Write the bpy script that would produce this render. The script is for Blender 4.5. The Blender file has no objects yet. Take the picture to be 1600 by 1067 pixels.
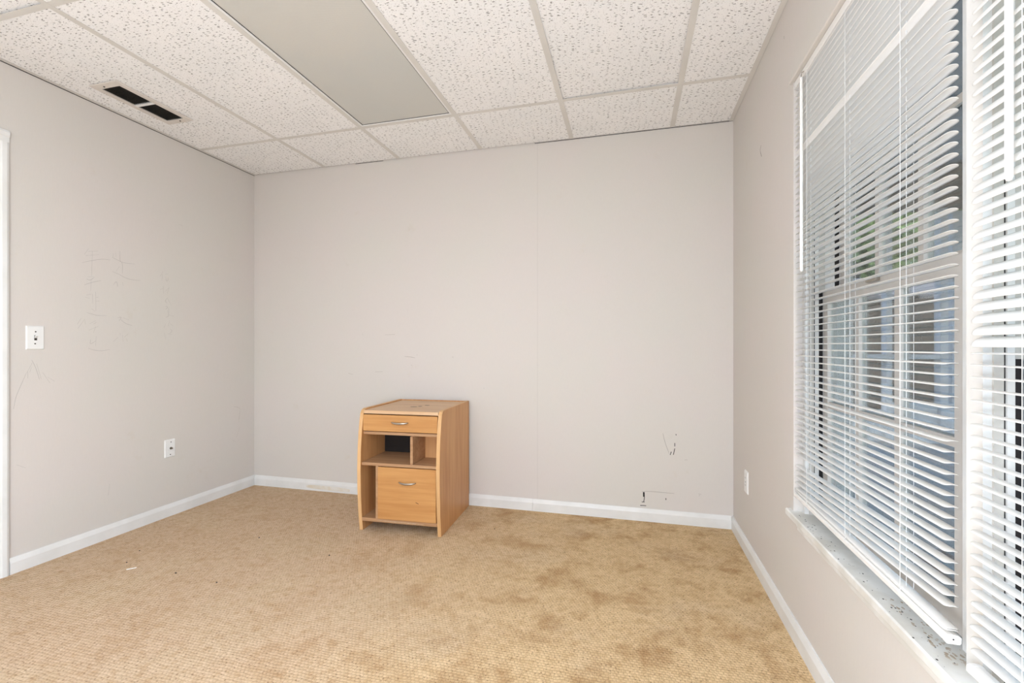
import bpy, bmesh, math, random
from mathutils import Vector, Matrix
random.seed(7)
R = math.radians
scene = bpy.context.scene
COL = scene.collection

# ------------------------------------------------------------------ camera
cam_data = bpy.data.cameras.new('camera')
cam_data.sensor_width = 36.0
cam_data.lens = 16.0
cam_data.shift_y = 7.5 / 1600
cam_data.clip_start = 0.02
cam = bpy.data.objects.new('camera', cam_data)
COL.objects.link(cam)
cam.location = (0, 0, 1.098)
cam.rotation_euler = (R(90), 0, R(14.6))
scene.camera = cam

# ------------------------------------------------------------------ world
world = bpy.data.worlds.new('world')
scene.world = world
world.use_nodes = True
wn = world.node_tree.nodes
bg = wn['Background']
sky = wn.new('ShaderNodeTexSky')
sky.sky_type = 'NISHITA'
sky.sun_disc = False
sky.sun_elevation = R(50)
sky.sun_rotation = R(200)
world.node_tree.links.new(sky.outputs[0], bg.inputs[0])
bg.inputs[1].default_value = 0.7

def add_light(name, kind, loc, energy, color=(1, 1, 1), rot=(0, 0, 0), **kw):
    d = bpy.data.lights.new(name, kind)
    d.energy = energy
    d.color = color
    for k, v in kw.items():
        setattr(d, k, v)
    o = bpy.data.objects.new(name, d)
    COL.objects.link(o)
    o.location = loc
    o.rotation_euler = rot
    return o

add_light('sun', 'SUN', (-4, -3, 8), 2.2, (1.0, 0.95, 0.87), (R(38), 0, R(-60)), angle=R(1))
# the photographer's soft flash, behind and beside the camera
add_light('flash', 'POINT', (-0.46, -0.35, 0.90), 70, (0.86, 0.98, 1.17), shadow_soft_size=0.4)

scene.view_settings.view_transform = 'Standard'
scene.view_settings.look = 'None'
scene.view_settings.exposure = 0.72
scene.view_settings.gamma = 1.0
scene.view_settings.use_curve_mapping = False

# ------------------------------------------------------------------ helpers
def lin(r, g, b):
    f = lambda c: (c / 255 / 12.92) if c <= 10 else ((c / 255 + 0.055) / 1.055) ** 2.4
    return (f(r), f(g), f(b), 1.0)

class NT:
    """small wrapper to wire node trees tersely"""
    def __init__(self, mat):
        self.t = mat.node_tree
        self.n = self.t.nodes
    def new(self, typ, **kw):
        n = self.n.new(typ)
        for k, v in kw.items():
            setattr(n, k, v)
        return n
    def link(self, a, b):
        self.t.links.new(a, b)
    def put(self, sock, v):
        if hasattr(v, 'is_output'):
            self.link(v, sock)
        else:
            sock.default_value = v
    def math(self, op, a, b=0.0, c=None):
        n = self.new('ShaderNodeMath', operation=op)
        self.put(n.inputs[0], a)
        self.put(n.inputs[1], b)
        if c is not None:
            self.put(n.inputs[2], c)
        return n.outputs[0]
    def mix(self, fac, a, b, blend='MIX'):
        n = self.new('ShaderNodeMix', data_type='RGBA', blend_type=blend)
        self.put(n.inputs[0], fac)
        self.put(n.inputs[6], a)
        self.put(n.inputs[7], b)
        return n.outputs[2]
    def noise(self, vec, scale, detail=3.0, rough=0.5):
        n = self.new('ShaderNodeTexNoise')
        if vec is not None:
            self.link(vec, n.inputs['Vector'])
        n.inputs['Scale'].default_value = scale
        n.inputs['Detail'].default_value = detail
        n.inputs['Roughness'].default_value = rough
        return n.outputs['Fac']
    def ramp(self, fac, lo, hi, a=0.0, b=1.0):
        n = self.new('ShaderNodeMapRange')
        n.interpolation_type = 'SMOOTHSTEP'
        self.put(n.inputs['Value'], fac)
        n.inputs['From Min'].default_value = lo
        n.inputs['From Max'].default_value = hi
        n.inputs['To Min'].default_value = a
        n.inputs['To Max'].default_value = b
        return n.outputs['Result']
    def scaled(self, vec, s, off=None):
        n = self.new('ShaderNodeVectorMath', operation='MULTIPLY')
        self.link(vec, n.inputs[0])
        n.inputs[1].default_value = s
        out = n.outputs[0]
        if off is not None:
            m = self.new('ShaderNodeVectorMath', operation='ADD')
            self.link(out, m.inputs[0])
            self.put(m.inputs[1], off)
            out = m.outputs[0]
        return out
    def bump(self, height, strength, dist):
        n = self.new('ShaderNodeBump')
        self.link(height, n.inputs['Height'])
        n.inputs['Strength'].default_value = strength
        n.inputs['Distance'].default_value = dist
        return n.outputs[0]

def base_mat(name, col=(0.8, 0.8, 0.8, 1), rough=0.6, metal=0.0, spec=0.4):
    m = bpy.data.materials.new(name)
    m.use_nodes = True
    p = m.node_tree.nodes['Principled BSDF']
    p.inputs['Base Color'].default_value = col
    p.inputs['Roughness'].default_value = rough
    p.inputs['Metallic'].default_value = metal
    p.inputs['Specular IOR Level'].default_value = spec
    return m, NT(m), p

def mottled(name, c1, c2, scale, rough=0.6, bump=0.0, bscale=60, spec=0.4, metal=0.0):
    m, t, p = base_mat(name, c1, rough, metal, spec)
    tc = t.new('ShaderNodeTexCoord').outputs['Object']
    f = t.noise(tc, scale, 4)
    t.link(t.mix(t.ramp(f, 0.35, 0.65), c1, c2), p.inputs['Base Color'])
    if bump:
        t.link(t.bump(t.noise(tc, bscale, 3), bump, 0.002), p.inputs['Normal'])
    return m

M = {}
# painted drywall, faint orange-peel and warm/cool mottling
def wall_mat():
    m, t, p = base_mat('wall_paint', lin(222, 215, 207), 0.62, 0, 0.3)
    tc = t.new('ShaderNodeTexCoord').outputs['Object']
    f = t.noise(tc, 1.6, 4, 0.6)
    c = t.mix(t.ramp(f, 0.3, 0.7), lin(217, 209, 203), lin(215, 210, 202))
    g = t.noise(tc, 5.0, 5, 0.7)
    c = t.mix(t.ramp(g, 0.62, 0.8, 0, 0.35), c, lin(204, 192, 172))
    w = t.noise(t.scaled(tc, (250, 250, 30)), 1.0, 2)
    c = t.mix(t.ramp(w, 0.3, 0.7, 0, 0.05), c, lin(190, 184, 175))
    t.link(c, p.inputs['Base Color'])
    t.link(t.bump(t.noise(tc, 160, 2), 0.10, 0.002), p.inputs['Normal'])
    return m
M['wall'] = wall_mat()

def tile_mat():
    m, t, p = base_mat('fissured_tile', lin(232, 227, 222), 0.9, 0, 0.1)
    tc = t.new('ShaderNodeTexCoord').outputs['Object']
    rnd = t.new('ShaderNodeObjectInfo').outputs['Random']
    off = t.new('ShaderNodeCombineXYZ')
    t.link(t.math('MULTIPLY', rnd, 37.0), off.inputs[0])
    t.link(t.math('MULTIPLY', rnd, 91.0), off.inputs[1])
    warp = t.new('ShaderNodeTexNoise')
    t.link(tc, warp.inputs['Vector']); warp.inputs['Scale'].default_value = 45; warp.inputs['Detail'].default_value = 2
    wv = t.new('ShaderNodeVectorMath', operation='MULTIPLY_ADD')
    t.link(warp.outputs['Color'], wv.inputs[0]); wv.inputs[1].default_value = (0.012, 0.012, 0)
    t.link(tc, wv.inputs[2])
    rot = t.new('ShaderNodeVectorRotate', rotation_type='Z_AXIS')
    t.link(wv.outputs[0], rot.inputs['Vector']); rot.inputs['Angle'].default_value = R(-8)
    mask = None
    for sx, sy, lo, hi in ((34, 105, 0.02, 0.24), (95, 190, 0.0, 0.20)):
        v = t.new('ShaderNodeTexVoronoi', voronoi_dimensions='2D', feature='F1')
        t.link(t.scaled(rot.outputs[0], (sx, sy, 0), off.outputs[0]), v.inputs['Vector'])
        v.inputs['Scale'].default_value = 1.0
        sep = t.new('ShaderNodeSeparateColor')
        t.link(v.outputs['Color'], sep.inputs[0])
        thr = t.math('MULTIPLY_ADD', sep.outputs[0], hi - lo, lo)
        d = t.math('SUBTRACT', thr, v.outputs['Distance'])
        k = t.ramp(d, -0.02, 0.05)
        mask = k if mask is None else t.math('MAXIMUM', mask, t.math('MULTIPLY', k, 0.6))
    g = t.noise(tc, 3.0, 3)
    c = t.mix(t.ramp(g, 0.35, 0.65), lin(251, 249, 247), lin(247, 246, 244))
    t.link(t.mix(t.math('MULTIPLY', mask, 0.85), c, lin(128, 121, 116)), p.inputs['Base Color'])  # fissures darkened in the colour for the shade inside them
    fine = t.noise(tc, 400, 2)
    h = t.math('SUBTRACT', t.math('MULTIPLY', fine, 0.15), mask)
    t.link(t.bump(h, 0.6, 0.003), p.inputs['Normal'])
    return m
M['tile'] = tile_mat()

def carpet_mat():
    m, t, p = base_mat('loop_carpet', lin(200, 165, 125), 0.95, 0, 0.05)
    tc = t.new('ShaderNodeTexCoord').outputs['Object']
    wob = t.new('ShaderNodeTexNoise'); t.link(tc, wob.inputs['Vector'])
    wob.inputs['Scale'].default_value = 22; wob.inputs['Detail'].default_value = 3
    wv = t.new('ShaderNodeVectorMath', operation='MULTIPLY_ADD')
    t.link(wob.outputs['Color'], wv.inputs[0]); wv.inputs[1].default_value = (0.015, 0.015, 0); t.link(tc, wv.inputs[2])
    sep = t.new('ShaderNodeSeparateXYZ'); t.link(wv.outputs[0], sep.inputs[0])
    v = t.math('MULTIPLY', sep.outputs[1], 1 / 0.0125)
    row = t.math('FLOOR', v)
    par = t.math('MULTIPLY', t.math('FLOORED_MODULO', row, 2.0), 0.5)
    u = t.math('ADD', t.math('MULTIPLY', sep.outputs[0], 1 / 0.0145), par)
    su = t.math('ABSOLUTE', t.math('SINE', t.math('MULTIPLY', u, math.pi)))
    sv = t.math('ABSOLUTE', t.math('SINE', t.math('MULTIPLY', v, math.pi)))
    loop = t.math('POWER', t.math('MULTIPLY', su, sv), 0.55)
    cell = t.new('ShaderNodeTexWhiteNoise', noise_dimensions='2D')
    cv = t.new('ShaderNodeCombineXYZ'); t.link(t.math('FLOOR', u), cv.inputs[0]); t.link(row, cv.inputs[1])
    t.link(cv.outputs[0], cell.inputs['Vector'])
    # worn colour: pinker by the door side, yellower toward the windows
    sx = t.new('ShaderNodeSeparateXYZ'); t.link(tc, sx.inputs[0])
    big = t.noise(tc, 0.9, 3, 0.6)
    side = t.ramp(t.math('ADD', sx.outputs[0], t.math('MULTIPLY', big, 1.6)), -1.0, 0.6)
    c = t.mix(side, lin(221, 195, 166), lin(233, 204, 160))
    # blotchy stains
    s1 = t.noise(tc, 4.6, 7, 0.68)
    c = t.mix(t.math('MULTIPLY', t.ramp(s1, 0.46, 0.68), t.math('MULTIPLY_ADD', side, 0.5, 0.22)), c, lin(168, 128, 82))
    s2 = t.noise(t.scaled(tc, (1, 1, 1), (7.3, 2.1, 0)), 15.0, 6, 0.65)
    c = t.mix(t.ramp(s2, 0.53, 0.74, 0, 0.42), c, lin(166, 130, 92))
    s3 = t.noise(t.scaled(tc, (1, 1, 1), (1.3, 9.7, 0)), 1.9, 3, 0.5)
    c = t.mix(t.ramp(s3, 0.50, 0.66, 0, 0.45), c, lin(222, 200, 168))
    # loops: per-loop tone, gaps in the weave
    c = t.mix(t.math('MULTIPLY', cell.outputs['Value'], 0.20), c, lin(182, 146, 106))
    gap = t.ramp(loop, 0.25, 0.62, 1, 0)
    gaps = t.math('MULTIPLY', gap, t.math('MULTIPLY_ADD', cell.outputs['Value'], 0.22, 0.12))
    c = t.mix(gaps, c, lin(112, 82, 56))
    vd = t.new('ShaderNodeTexVoronoi', voronoi_dimensions='2D', feature='F1')
    t.link(tc, vd.inputs['Vector']); vd.inputs['Scale'].default_value = 62
    vs = t.new('ShaderNodeSeparateColor'); t.link(vd.outputs['Color'], vs.inputs[0])
    speck = t.ramp(t.math('SUBTRACT', t.math('MULTIPLY', vs.outputs[0], 0.20), vd.outputs['Distance']), -0.03, 0.05)
    c = t.mix(t.math('MULTIPLY', speck, 0.55), c, lin(96, 68, 44))
    mot = t.noise(t.scaled(tc, (1, 1, 1), (3.7, 5.9, 0)), 26, 5, 0.7)
    c = t.mix(t.ramp(mot, 0.42, 0.72, 0, 0.38), c, lin(172, 132, 86))
    fib = t.noise(tc, 900, 2)
    c = t.mix(t.ramp(fib, 0.3, 0.7, 0, 0.22), c, lin(150, 112, 76))
    t.link(c, p.inputs['Base Color'])
    h = t.math('ADD', loop, t.math('MULTIPLY', fib, 0.35))
    t.link(t.bump(h, 0.45, 0.004), p.inputs['Normal'])
    return m
M['carpet'] = carpet_mat()

def wood_mat(name, c1, c2, axis, rough=0.45, k=1.0):
    m, t, p = base_mat(name, c1, rough, 0, 0.4)
    tc = t.new('ShaderNodeTexCoord').outputs['Object']
    rnd = t.new('ShaderNodeObjectInfo').outputs['Random']
    off = t.new('ShaderNodeCombineXYZ')
    for i in range(3):
        t.link(t.math('MULTIPLY', rnd, 11.0 + i), off.inputs[i])
    s = [55, 55, 55]; s[axis] = 2.5
    g = t.noise(t.scaled(tc, tuple(s), off.outputs[0]), 1.0, 4, 0.6)
    s = [14, 14, 14]; s[axis] = 1.3
    b = t.noise(t.scaled(tc, tuple(s), off.outputs[0]), 1.0, 3, 0.6)
    f = t.math('ADD', t.math('MULTIPLY', g, 0.45), t.math('MULTIPLY', b, 0.55))
    t.link(t.mix(t.ramp(f, 0.36, 0.64, 0, k), c1, c2), p.inputs['Base Color'])
    t.link(t.bump(g, 0.05, 0.001), p.inputs['Normal'])
    return m
M['front'] = wood_mat('drawer_front_veneer', lin(203, 150, 92), lin(186, 130, 74), 0)
M['side'] = wood_mat('side_veneer', lin(213, 160, 107), lin(196, 139, 87), 2)
M['carcass'] = wood_mat('carcass_veneer', lin(190, 150, 112), lin(170, 127, 90), 0)
M['topwood_lit'] = wood_mat('top_veneer_lit', lin(220, 184, 146), lin(206, 166, 126), 0)  # toned lighter than the sides for the light falling on the top
M['edge'] = wood_mat('edge_band', lin(222, 178, 126), lin(205, 158, 106), 2)
M['trim'] = mottled('trim_paint', lin(233, 232, 229), lin(226, 225, 221), 7, 0.4)
M['sill'] = mottled('stool_paint_dirty', lin(236, 235, 231), lin(216, 213, 205), 9, 0.42)
M['grid'] = mottled('grid_metal', lin(223, 219, 212), lin(216, 212, 205), 4, 0.4)
def vinyl_mat():
    m, t, p = base_mat('blind_white', lin(252, 249, 244), 0.38)
    tr = t.new('ShaderNodeBsdfTranslucent'); tr.inputs[0].default_value = lin(248, 248, 246)
    mx = t.new('ShaderNodeMixShader'); mx.inputs[0].default_value = 0.12
    t.link(p.outputs[0], mx.inputs[1]); t.link(tr.outputs[0], mx.inputs[2])
    t.link(mx.outputs[0], t.n['Material Output'].inputs[0])
    return m
M['blind'] = vinyl_mat()
M['cord'] = base_mat('cord_white', lin(240, 239, 236), 0.8)[0]
M['sash'] = mottled('sash_beige', lin(208, 200, 191), lin(200, 192, 183), 6, 0.5)
M['jamb'] = mottled('jamb_paint', lin(232, 230, 225), lin(222, 219, 213), 6, 0.5)
M['jambbeige'] = mottled('jamb_beige', lin(206, 200, 190), lin(196, 190, 180), 6, 0.5)
M['black'] = base_mat('dark_gap', lin(38, 34, 34), 0.7)[0]
M['ductdark'] = base_mat('duct_dark', lin(40, 38, 33), 0.8)[0]
M['louver'] = base_mat('louver_metal', lin(78, 74, 66), 0.5)[0]
M['vent'] = mottled('vent_paint', lin(222, 214, 205), lin(214, 206, 197), 9, 0.45)
M['plastic'] = base_mat('plate_plastic', lin(238, 237, 234), 0.3)[0]
M['screw'] = base_mat('screw_dark', lin(60, 54, 48), 0.5, 0.4)[0]
M['brass'] = base_mat('connector_metal', lin(120, 112, 98), 0.35, 0.8)[0]
M['nickel'] = base_mat('satin_nickel', lin(176, 168, 156), 0.32, 0.85)[0]
M['pencil'] = base_mat('pencil_grey', lin(178, 171, 165), 0.9, 0, 0.1)[0]
M['scratch'] = base_mat('scratch_grey', lin(160, 152, 144), 0.9, 0, 0.1)[0]
M['scuff'] = base_mat('scuff_black', lin(40, 36, 32), 0.8)[0]
M['paper'] = base_mat('scrap_white', lin(244, 242, 236), 0.7)[0]

def lens_mat():
    m, t, p = base_mat('prismatic_lens', lin(206, 205, 196), 0.35, 0, 0.4)
    tc = t.new('ShaderNodeTexCoord').outputs['Object']
    f = t.noise(tc, 1.2, 2)
    t.link(t.mix(t.ramp(f, 0.35, 0.65), lin(203, 203, 197), lin(209, 206, 198)), p.inputs['Base Color'])
    sep = t.new('ShaderNodeSeparateXYZ'); t.link(tc, sep.inputs[0])
    a = t.math('SINE', t.math('MULTIPLY', sep.outputs[0], 1000)); b = t.math('SINE', t.math('MULTIPLY', sep.outputs[1], 1000))
    t.link(t.bump(t.math('MULTIPLY', a, b), 0.25, 0.001), p.inputs['Normal'])
    return m
M['lens'] = lens_mat()

def glass_mat():
    m = bpy.data.materials.new('window_glass'); m.use_nodes = True
    t = NT(m); t.n.remove(t.n['Principled BSDF'])
    tr = t.new('ShaderNodeBsdfTransparent'); tr.inputs[0].default_value = (0.93, 0.96, 0.96, 1)
    gl = t.new('ShaderNodeBsdfGlossy'); gl.inputs['Roughness'].default_value = 0.02
    fr = t.new('ShaderNodeFresnel'); fr.inputs[0].default_value = 1.45
    mx = t.new('ShaderNodeMixShader')
    t.link(t.math('MULTIPLY', fr.outputs[0], 0.8), mx.inputs[0]); t.link(tr.outputs[0], mx.inputs[1]); t.link(gl.outputs[0], mx.inputs[2])
    t.link(mx.outputs[0], t.n['Material Output'].inputs[0])
    return m
M['glass'] = glass_mat()
# outside
M['siding'] = mottled('siding_paint', lin(202, 209, 218), lin(192, 199, 208), 3, 0.6)
M['porchwhite'] = mottled('porch_white', lin(214, 217, 222), lin(200, 204, 210), 5, 0.6)
M['deck'] = wood_mat('deck_grey', lin(176, 178, 180), lin(150, 152, 154), 0, 0.8)
M['fence'] = wood_mat('fence_brown', lin(100, 86, 70), lin(80, 68, 56), 0, 0.85)
M['beam'] = wood_mat('beam_brown', lin(104, 88, 76), lin(84, 70, 60), 0, 0.8)
M['shingle'] = mottled('shingle_grey', lin(150, 146, 142), lin(120, 117, 115), 30, 0.9)
M['bark'] = mottled('bark', lin(96, 80, 64), lin(70, 58, 46), 20, 0.9)
M['leaf'] = mottled('leaf_green', lin(112, 136, 70), lin(158, 176, 104), 1.7, 0.6)
M['leaf2'] = mottled('leaf_green_dark', lin(84, 112, 58), lin(128, 150, 80), 1.7, 0.6)
M['soil'] = mottled('ground_soil', lin(120, 112, 92), lin(98, 106, 74), 2, 0.95)

class MB:
    """mesh builder: collects boxes, prisms, tubes and ribbons into one mesh"""
    def __init__(self):
        self.v = []; self.f = []
    def add(self, vs, fs):
        n = len(self.v)
        self.v += [tuple(p) for p in vs]
        self.f += [tuple(i + n for i in q) for q in fs]
        return self
    def box(self, x0, x1, y0, y1, z0, z1):
        vs = [(x, y, z) for x in (x0, x1) for y in (y0, y1) for z in (z0, z1)]
        return self.add(vs, [(0, 1, 3, 2), (4, 6, 7, 5), (0, 4, 5, 1), (2, 3, 7, 6), (0, 2, 6, 4), (1, 5, 7, 3)])
    def prism(self, prof, axis, a, b):
        """extrude a 2D profile along axis ('x','y','z') from a to b"""
        def P(p, t):
            return {'x': (t, p[0], p[1]), 'y': (p[0], t, p[1]), 'z': (p[0], p[1], t)}[axis]
        n = len(prof)
        vs = [P(p, a) for p in prof] + [P(p, b) for p in prof]
        fs = [(i, (i + 1) % n, n + (i + 1) % n, n + i) for i in range(n)]
        fs += [tuple(range(n - 1, -1, -1)), tuple(range(n, 2 * n))]
        return self.add(vs, fs)
    def tube(self, pts, r, n=8, scale=(1, 1)):
        pts = [Vector(p) for p in pts]
        rings = []
        for i, p in enumerate(pts):
            d = (pts[min(i + 1, len(pts) - 1)] - pts[max(i - 1, 0)]).normalized()
            up = Vector((0, 0, 1)) if abs(d.z) < 0.9 else Vector((1, 0, 0))
            a = d.cross(up).normalized(); b = a.cross(d).normalized()
            rr = r[i] if isinstance(r, (list, tuple)) else r
            rings.append([p + (a * math.cos(2 * math.pi * k / n) * scale[0] + b * math.sin(2 * math.pi * k / n) * scale[1]) * rr for k in range(n)])
        vs = [q for ring in rings for q in ring]
        fs = []
        for i in range(len(rings) - 1):
            for k in range(n):
                fs.append((i * n + k, i * n + (k + 1) % n, (i + 1) * n + (k + 1) % n, (i + 1) * n + k))
        fs += [tuple(range(n - 1, -1, -1)), tuple((len(rings) - 1) * n + k for k in range(n))]
        return self.add(vs, fs)
    def mesh(self, name):
        me = bpy.data.meshes.new(name)
        me.from_pydata(self.v, [], self.f)
        bm = bmesh.new(); bm.from_mesh(me)
        bmesh.ops.recalc_face_normals(bm, faces=bm.faces)
        bm.to_mesh(me); bm.free()
        return me
    def build(self, name, mat, parent=None, bevel=0.0, smooth=False, seg=2):
        me = self.mesh(name)
        if bevel:
            bm = bmesh.new(); bm.from_mesh(me)
            bmesh.ops.bevel(bm, geom=list(bm.edges), offset=bevel, segments=seg, affect='EDGES', profile=0.5, clamp_overlap=True)
            bm.to_mesh(me); bm.free()
        me.materials.append(mat)
        if smooth:
            for p in me.polygons:
                p.use_smooth = True
        return link(name, me, parent)

def link(name, me, parent=None, loc=None, rot=None):
    o = bpy.data.objects.new(name, me)
    COL.objects.link(o)
    if parent is not None:
        o.parent = parent
    if loc is not None:
        o.location = loc
    if rot is not None:
        o.rotation_euler = rot
    return o

def empty(name, loc=(0, 0, 0), rz=0.0):
    o = bpy.data.objects.new(name, None)
    o.empty_display_size = 0.1
    COL.objects.link(o)
    o.location = loc
    o.rotation_euler = (0, 0, rz)
    return o

def tag(o, label=None, cat=None, group=None, kind=None):
    if label: o['label'] = label
    if cat: o['category'] = cat
    if group: o['group'] = group
    if kind: o['kind'] = kind
    return o

def box(x0, x1, y0, y1, z0, z1):
    return MB().box(x0, x1, y0, y1, z0, z1)

# ------------------------------------------------------------------ room
XL, XR, YB, YF, H = -2.893, 0.598, 2.984, -2.60, 2.455
XO = 0.780                       # outer face of the window wall
WY0, WY1, WZ0, WZ1 = 0.12, 1.940, 0.4745, 2.097

floor = box(XL - 0.12, XR + 0.18, YF - 0.1, YB + 0.12, -0.08, 0.0).build('floor', M['carpet'])
tag(floor, 'tan looped carpet with brown stains covering the room', kind='structure')

wl = MB()
DY0, DY1, DZ = 0.62, 1.443, 2.07
wl.box(XL - 0.12, XL, DY1, YB + 0.12, 0, H + 0.25)
wl.box(XL - 0.12, XL, YF - 0.1, DY0, 0, H + 0.25)
wl.box(XL - 0.12, XL, DY0, DY1, DZ, H + 0.25)
wall_left = tag(wl.build('wall_left', M['wall']), 'cream painted wall with faint pencil writing and a switch', kind='structure')
wall_back = tag(box(XL, XO, YB, YB + 0.12, 0, H + 0.25).build('wall_back', M['wall']), 'cream painted wall behind the wooden cabinet', kind='structure')
wr = MB()
wr.box(XR, XO, WY1, YB, 0, H + 0.25)
wr.box(XR, XO, YF, WY0, 0, H + 0.25)
wr.box(XR, XO, WY0, WY1, 0, WZ0 - 0.026)
wr.box(XR, XO, WY0, WY1, WZ1, H + 0.25)
wall_right = tag(wr.build('wall_right', M['wall']), 'cream painted wall holding the two windows', kind='structure')
tag(box(XL, XO, YF - 0.12, YF, 0, H + 0.25).build('wall_front', M['wall']), 'cream painted wall facing the wooden cabinet', kind='structure')

# pencil writing, scratches and scuffs: flat marks on the walls
def ribbons(strokes, width, plane, off):
    mb = MB()
    for s in strokes:
        pts = [Vector(p) for p in s]
        # smooth polyline
        if len(pts) > 2:
            for _ in range(2):
                q = [pts[0]]
                for a, b in zip(pts[:-1], pts[1:]):
                    q += [a * 0.75 + b * 0.25, a * 0.25 + b * 0.75]
                q.append(pts[-1]); pts = q
        L = []
        for i, p in enumerate(pts):
            d = (pts[min(i + 1, len(pts) - 1)] - pts[max(i - 1, 0)])
            d = d.normalized() if d.length > 1e-9 else Vector((0, 1))
            n = Vector((-d.y, d.x))
            e = min(i, len(pts) - 1 - i) / max(1, len(pts) - 1)
            w = width * (0.35 + 1.3 * min(0.5, e + 0.15))
            for sg in (-1, 1):
                q = p + n * w * sg * 0.5
                L.append((off, q.x, q.y) if plane == 'x' else (q.x, off, q.y))
        fs = [(2 * i, 2 * i + 1, 2 * i + 3, 2 * i + 2) for i in range(len(pts) - 1)]
        mb.add(L, fs)
    return mb

PENCIL = [[(1.841,1.637),(1.82,1.6)],[(1.838,1.621),(1.888,1.633)],[(1.825,1.595),(1.891,1.614)],[(1.809,1.554),(1.856,1.574),(1.91,1.593),(1.948,1.594)],[(1.859,1.625),(1.855,1.49)],[(1.957,1.611),(1.982,1.603),(2.017,1.589),(2.081,1.594)],[(1.999,1.657),(1.999,1.597),(2.014,1.59),(2.013,1.526)],[(1.965,1.634),(1.962,1.612)],[(1.977,1.64),(1.979,1.618)],[(1.997,1.565),(1.979,1.534)],[(1.958,1.529),(1.988,1.522),(2.029,1.502),(2.065,1.496),(2.115,1.499)],[(1.965,1.453),(1.982,1.481),(1.988,1.444)],[(2.014,1.476),(2.017,1.454)],[(1.83,1.468),(1.848,1.462),(1.869,1.483)],[(1.82,1.434),(1.856,1.453),(1.901,1.469)],[(1.852,1.465),(1.851,1.405)],[(1.835,1.481),(1.867,1.486)],[(1.83,1.379),(1.854,1.388)],[(1.825,1.367),(1.846,1.363)],[(1.875,1.402),(1.876,1.297)],[(1.859,1.388),(1.861,1.335)],[(1.877,1.372),(1.888,1.373)],[(1.877,1.351),(1.893,1.353)],[(1.854,1.307),(1.872,1.293)],[(1.83,1.284),(1.856,1.277),(1.883,1.27),(1.929,1.273)],[(1.807,1.253),(1.787,1.217)],[(1.823,1.248),(1.79,1.194)],[(1.823,1.242),(1.825,1.219)],[(1.877,1.242),(1.846,1.223)],[(1.864,1.221),(1.88,1.233)],[(1.841,1.187),(1.888,1.21)],[(1.875,1.209),(1.864,1.173)],[(1.877,1.155),(1.875,1.1)],[(1.851,1.136),(1.846,1.106),(1.875,1.128)],[(1.838,1.088),(1.867,1.076),(1.904,1.072),(1.945,1.079)],[(1.988,1.264),(2.011,1.272),(1.994,1.246)],[(2.003,1.256),(2.029,1.232),(2.068,1.222)],[(2.017,1.266),(2.05,1.254)],[(2.0,1.176),(2.003,1.164)],[(2.014,1.164),(2.017,1.126)],[(2.023,1.152),(2.044,1.171)],[(1.991,1.151),(1.965,1.125)],[(2.035,1.145),(2.041,1.126)],[(2.254,1.577),(2.234,1.541)],[(2.249,1.559),(2.246,1.516)],[(2.266,1.561),(2.289,1.567)],[(2.271,1.542),(2.274,1.517),(2.287,1.522),(2.286,1.544)],[(2.236,1.458),(2.259,1.473)],[(2.254,1.485),(2.256,1.435)],[(2.269,1.451),(2.292,1.477)],[(2.294,1.48),(2.281,1.438)],[(2.284,1.413),(2.264,1.388),(2.281,1.377)],[(2.284,1.405),(2.307,1.365)],[(2.269,1.356),(2.287,1.353),(2.271,1.336)],[(2.287,1.35),(2.294,1.318)],[(2.271,1.284),(2.292,1.293),(2.284,1.332)],[(2.292,1.3),(2.325,1.295)],[(2.297,1.265),(2.287,1.227)],[(2.271,1.244),(2.259,1.216)],[(2.302,1.243),(2.32,1.231)],[(2.302,1.212),(2.315,1.197),(2.297,1.182)],[(2.261,1.186),(2.269,1.148)],[(2.281,1.181),(2.312,1.174)],[(1.594,1.03),(1.61,0.992),(1.625,0.93)],[(1.613,1.012),(1.632,0.932)],[(1.596,1.015),(1.576,0.968)],[(1.593,0.993),(1.586,0.968)],[(1.579,0.972),(1.579,0.938)],[(1.574,0.968),(1.549,0.897),(1.533,0.852),(1.525,0.794)],[(1.638,0.965),(1.668,0.909)],[(1.657,0.941),(1.688,0.917)],[(2.791,0.641),(2.821,0.637),(2.849,0.619)],[(2.849,0.615),(2.839,0.565),(2.833,0.515)],[(2.848,0.49),(2.813,0.409)],[(2.778,0.394),(2.804,0.376)],[(2.355,1.906),(2.386,1.901)],[(1.535,0.522),(1.571,0.497)],[(1.945,0.309),(1.938,0.245)]]
SCUFF = [[(0.272,0.555),(0.273,0.546)],[(0.265,0.499),(0.265,0.477)],[(0.265,0.465),(0.257,0.425)],[(0.245,0.444),(0.238,0.423)],[(0.083,0.172),(0.083,0.149)],[(0.085,0.149),(0.08,0.118)],[(0.068,0.117),(0.086,0.118)],[(0.059,0.094),(0.095,0.095)],[(0.072,0.074),(0.114,0.075)],[(0.213,0.153),(0.213,0.141)]]
SCRATCH = [[(0.195,0.556),(0.208,0.496),(0.233,0.43)],[(0.068,0.183),(0.13,0.188),(0.195,0.186),(0.262,0.186)],[(0.322,0.398),(0.34,0.399)],[(-1.734,1.182),(-1.656,1.184)],[(-1.58,1.024),(-1.539,1.022),(-1.494,1.015)],[(-1.484,1.038),(-1.477,1.035)],[(-1.527,0.965),(-1.519,0.96)],[(-1.214,1.022),(-1.199,1.022)],[(-1.924,1.19),(-1.92,1.184)],[(-0.98,0.811),(-0.974,0.808)],[(-1.818,0.91),(-1.755,0.913)],[(-2.043,0.897),(-2.0,0.888)],[(0.402,0.195),(0.418,0.193)],[(0.409,0.192),(0.407,0.181)]]
ribbons(PENCIL, 0.0016, 'x', XL + 0.0004).build('pencil_writing', M['pencil'], wall_left)['label'] = 'faint grey pencil characters scrawled on the wall'
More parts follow.
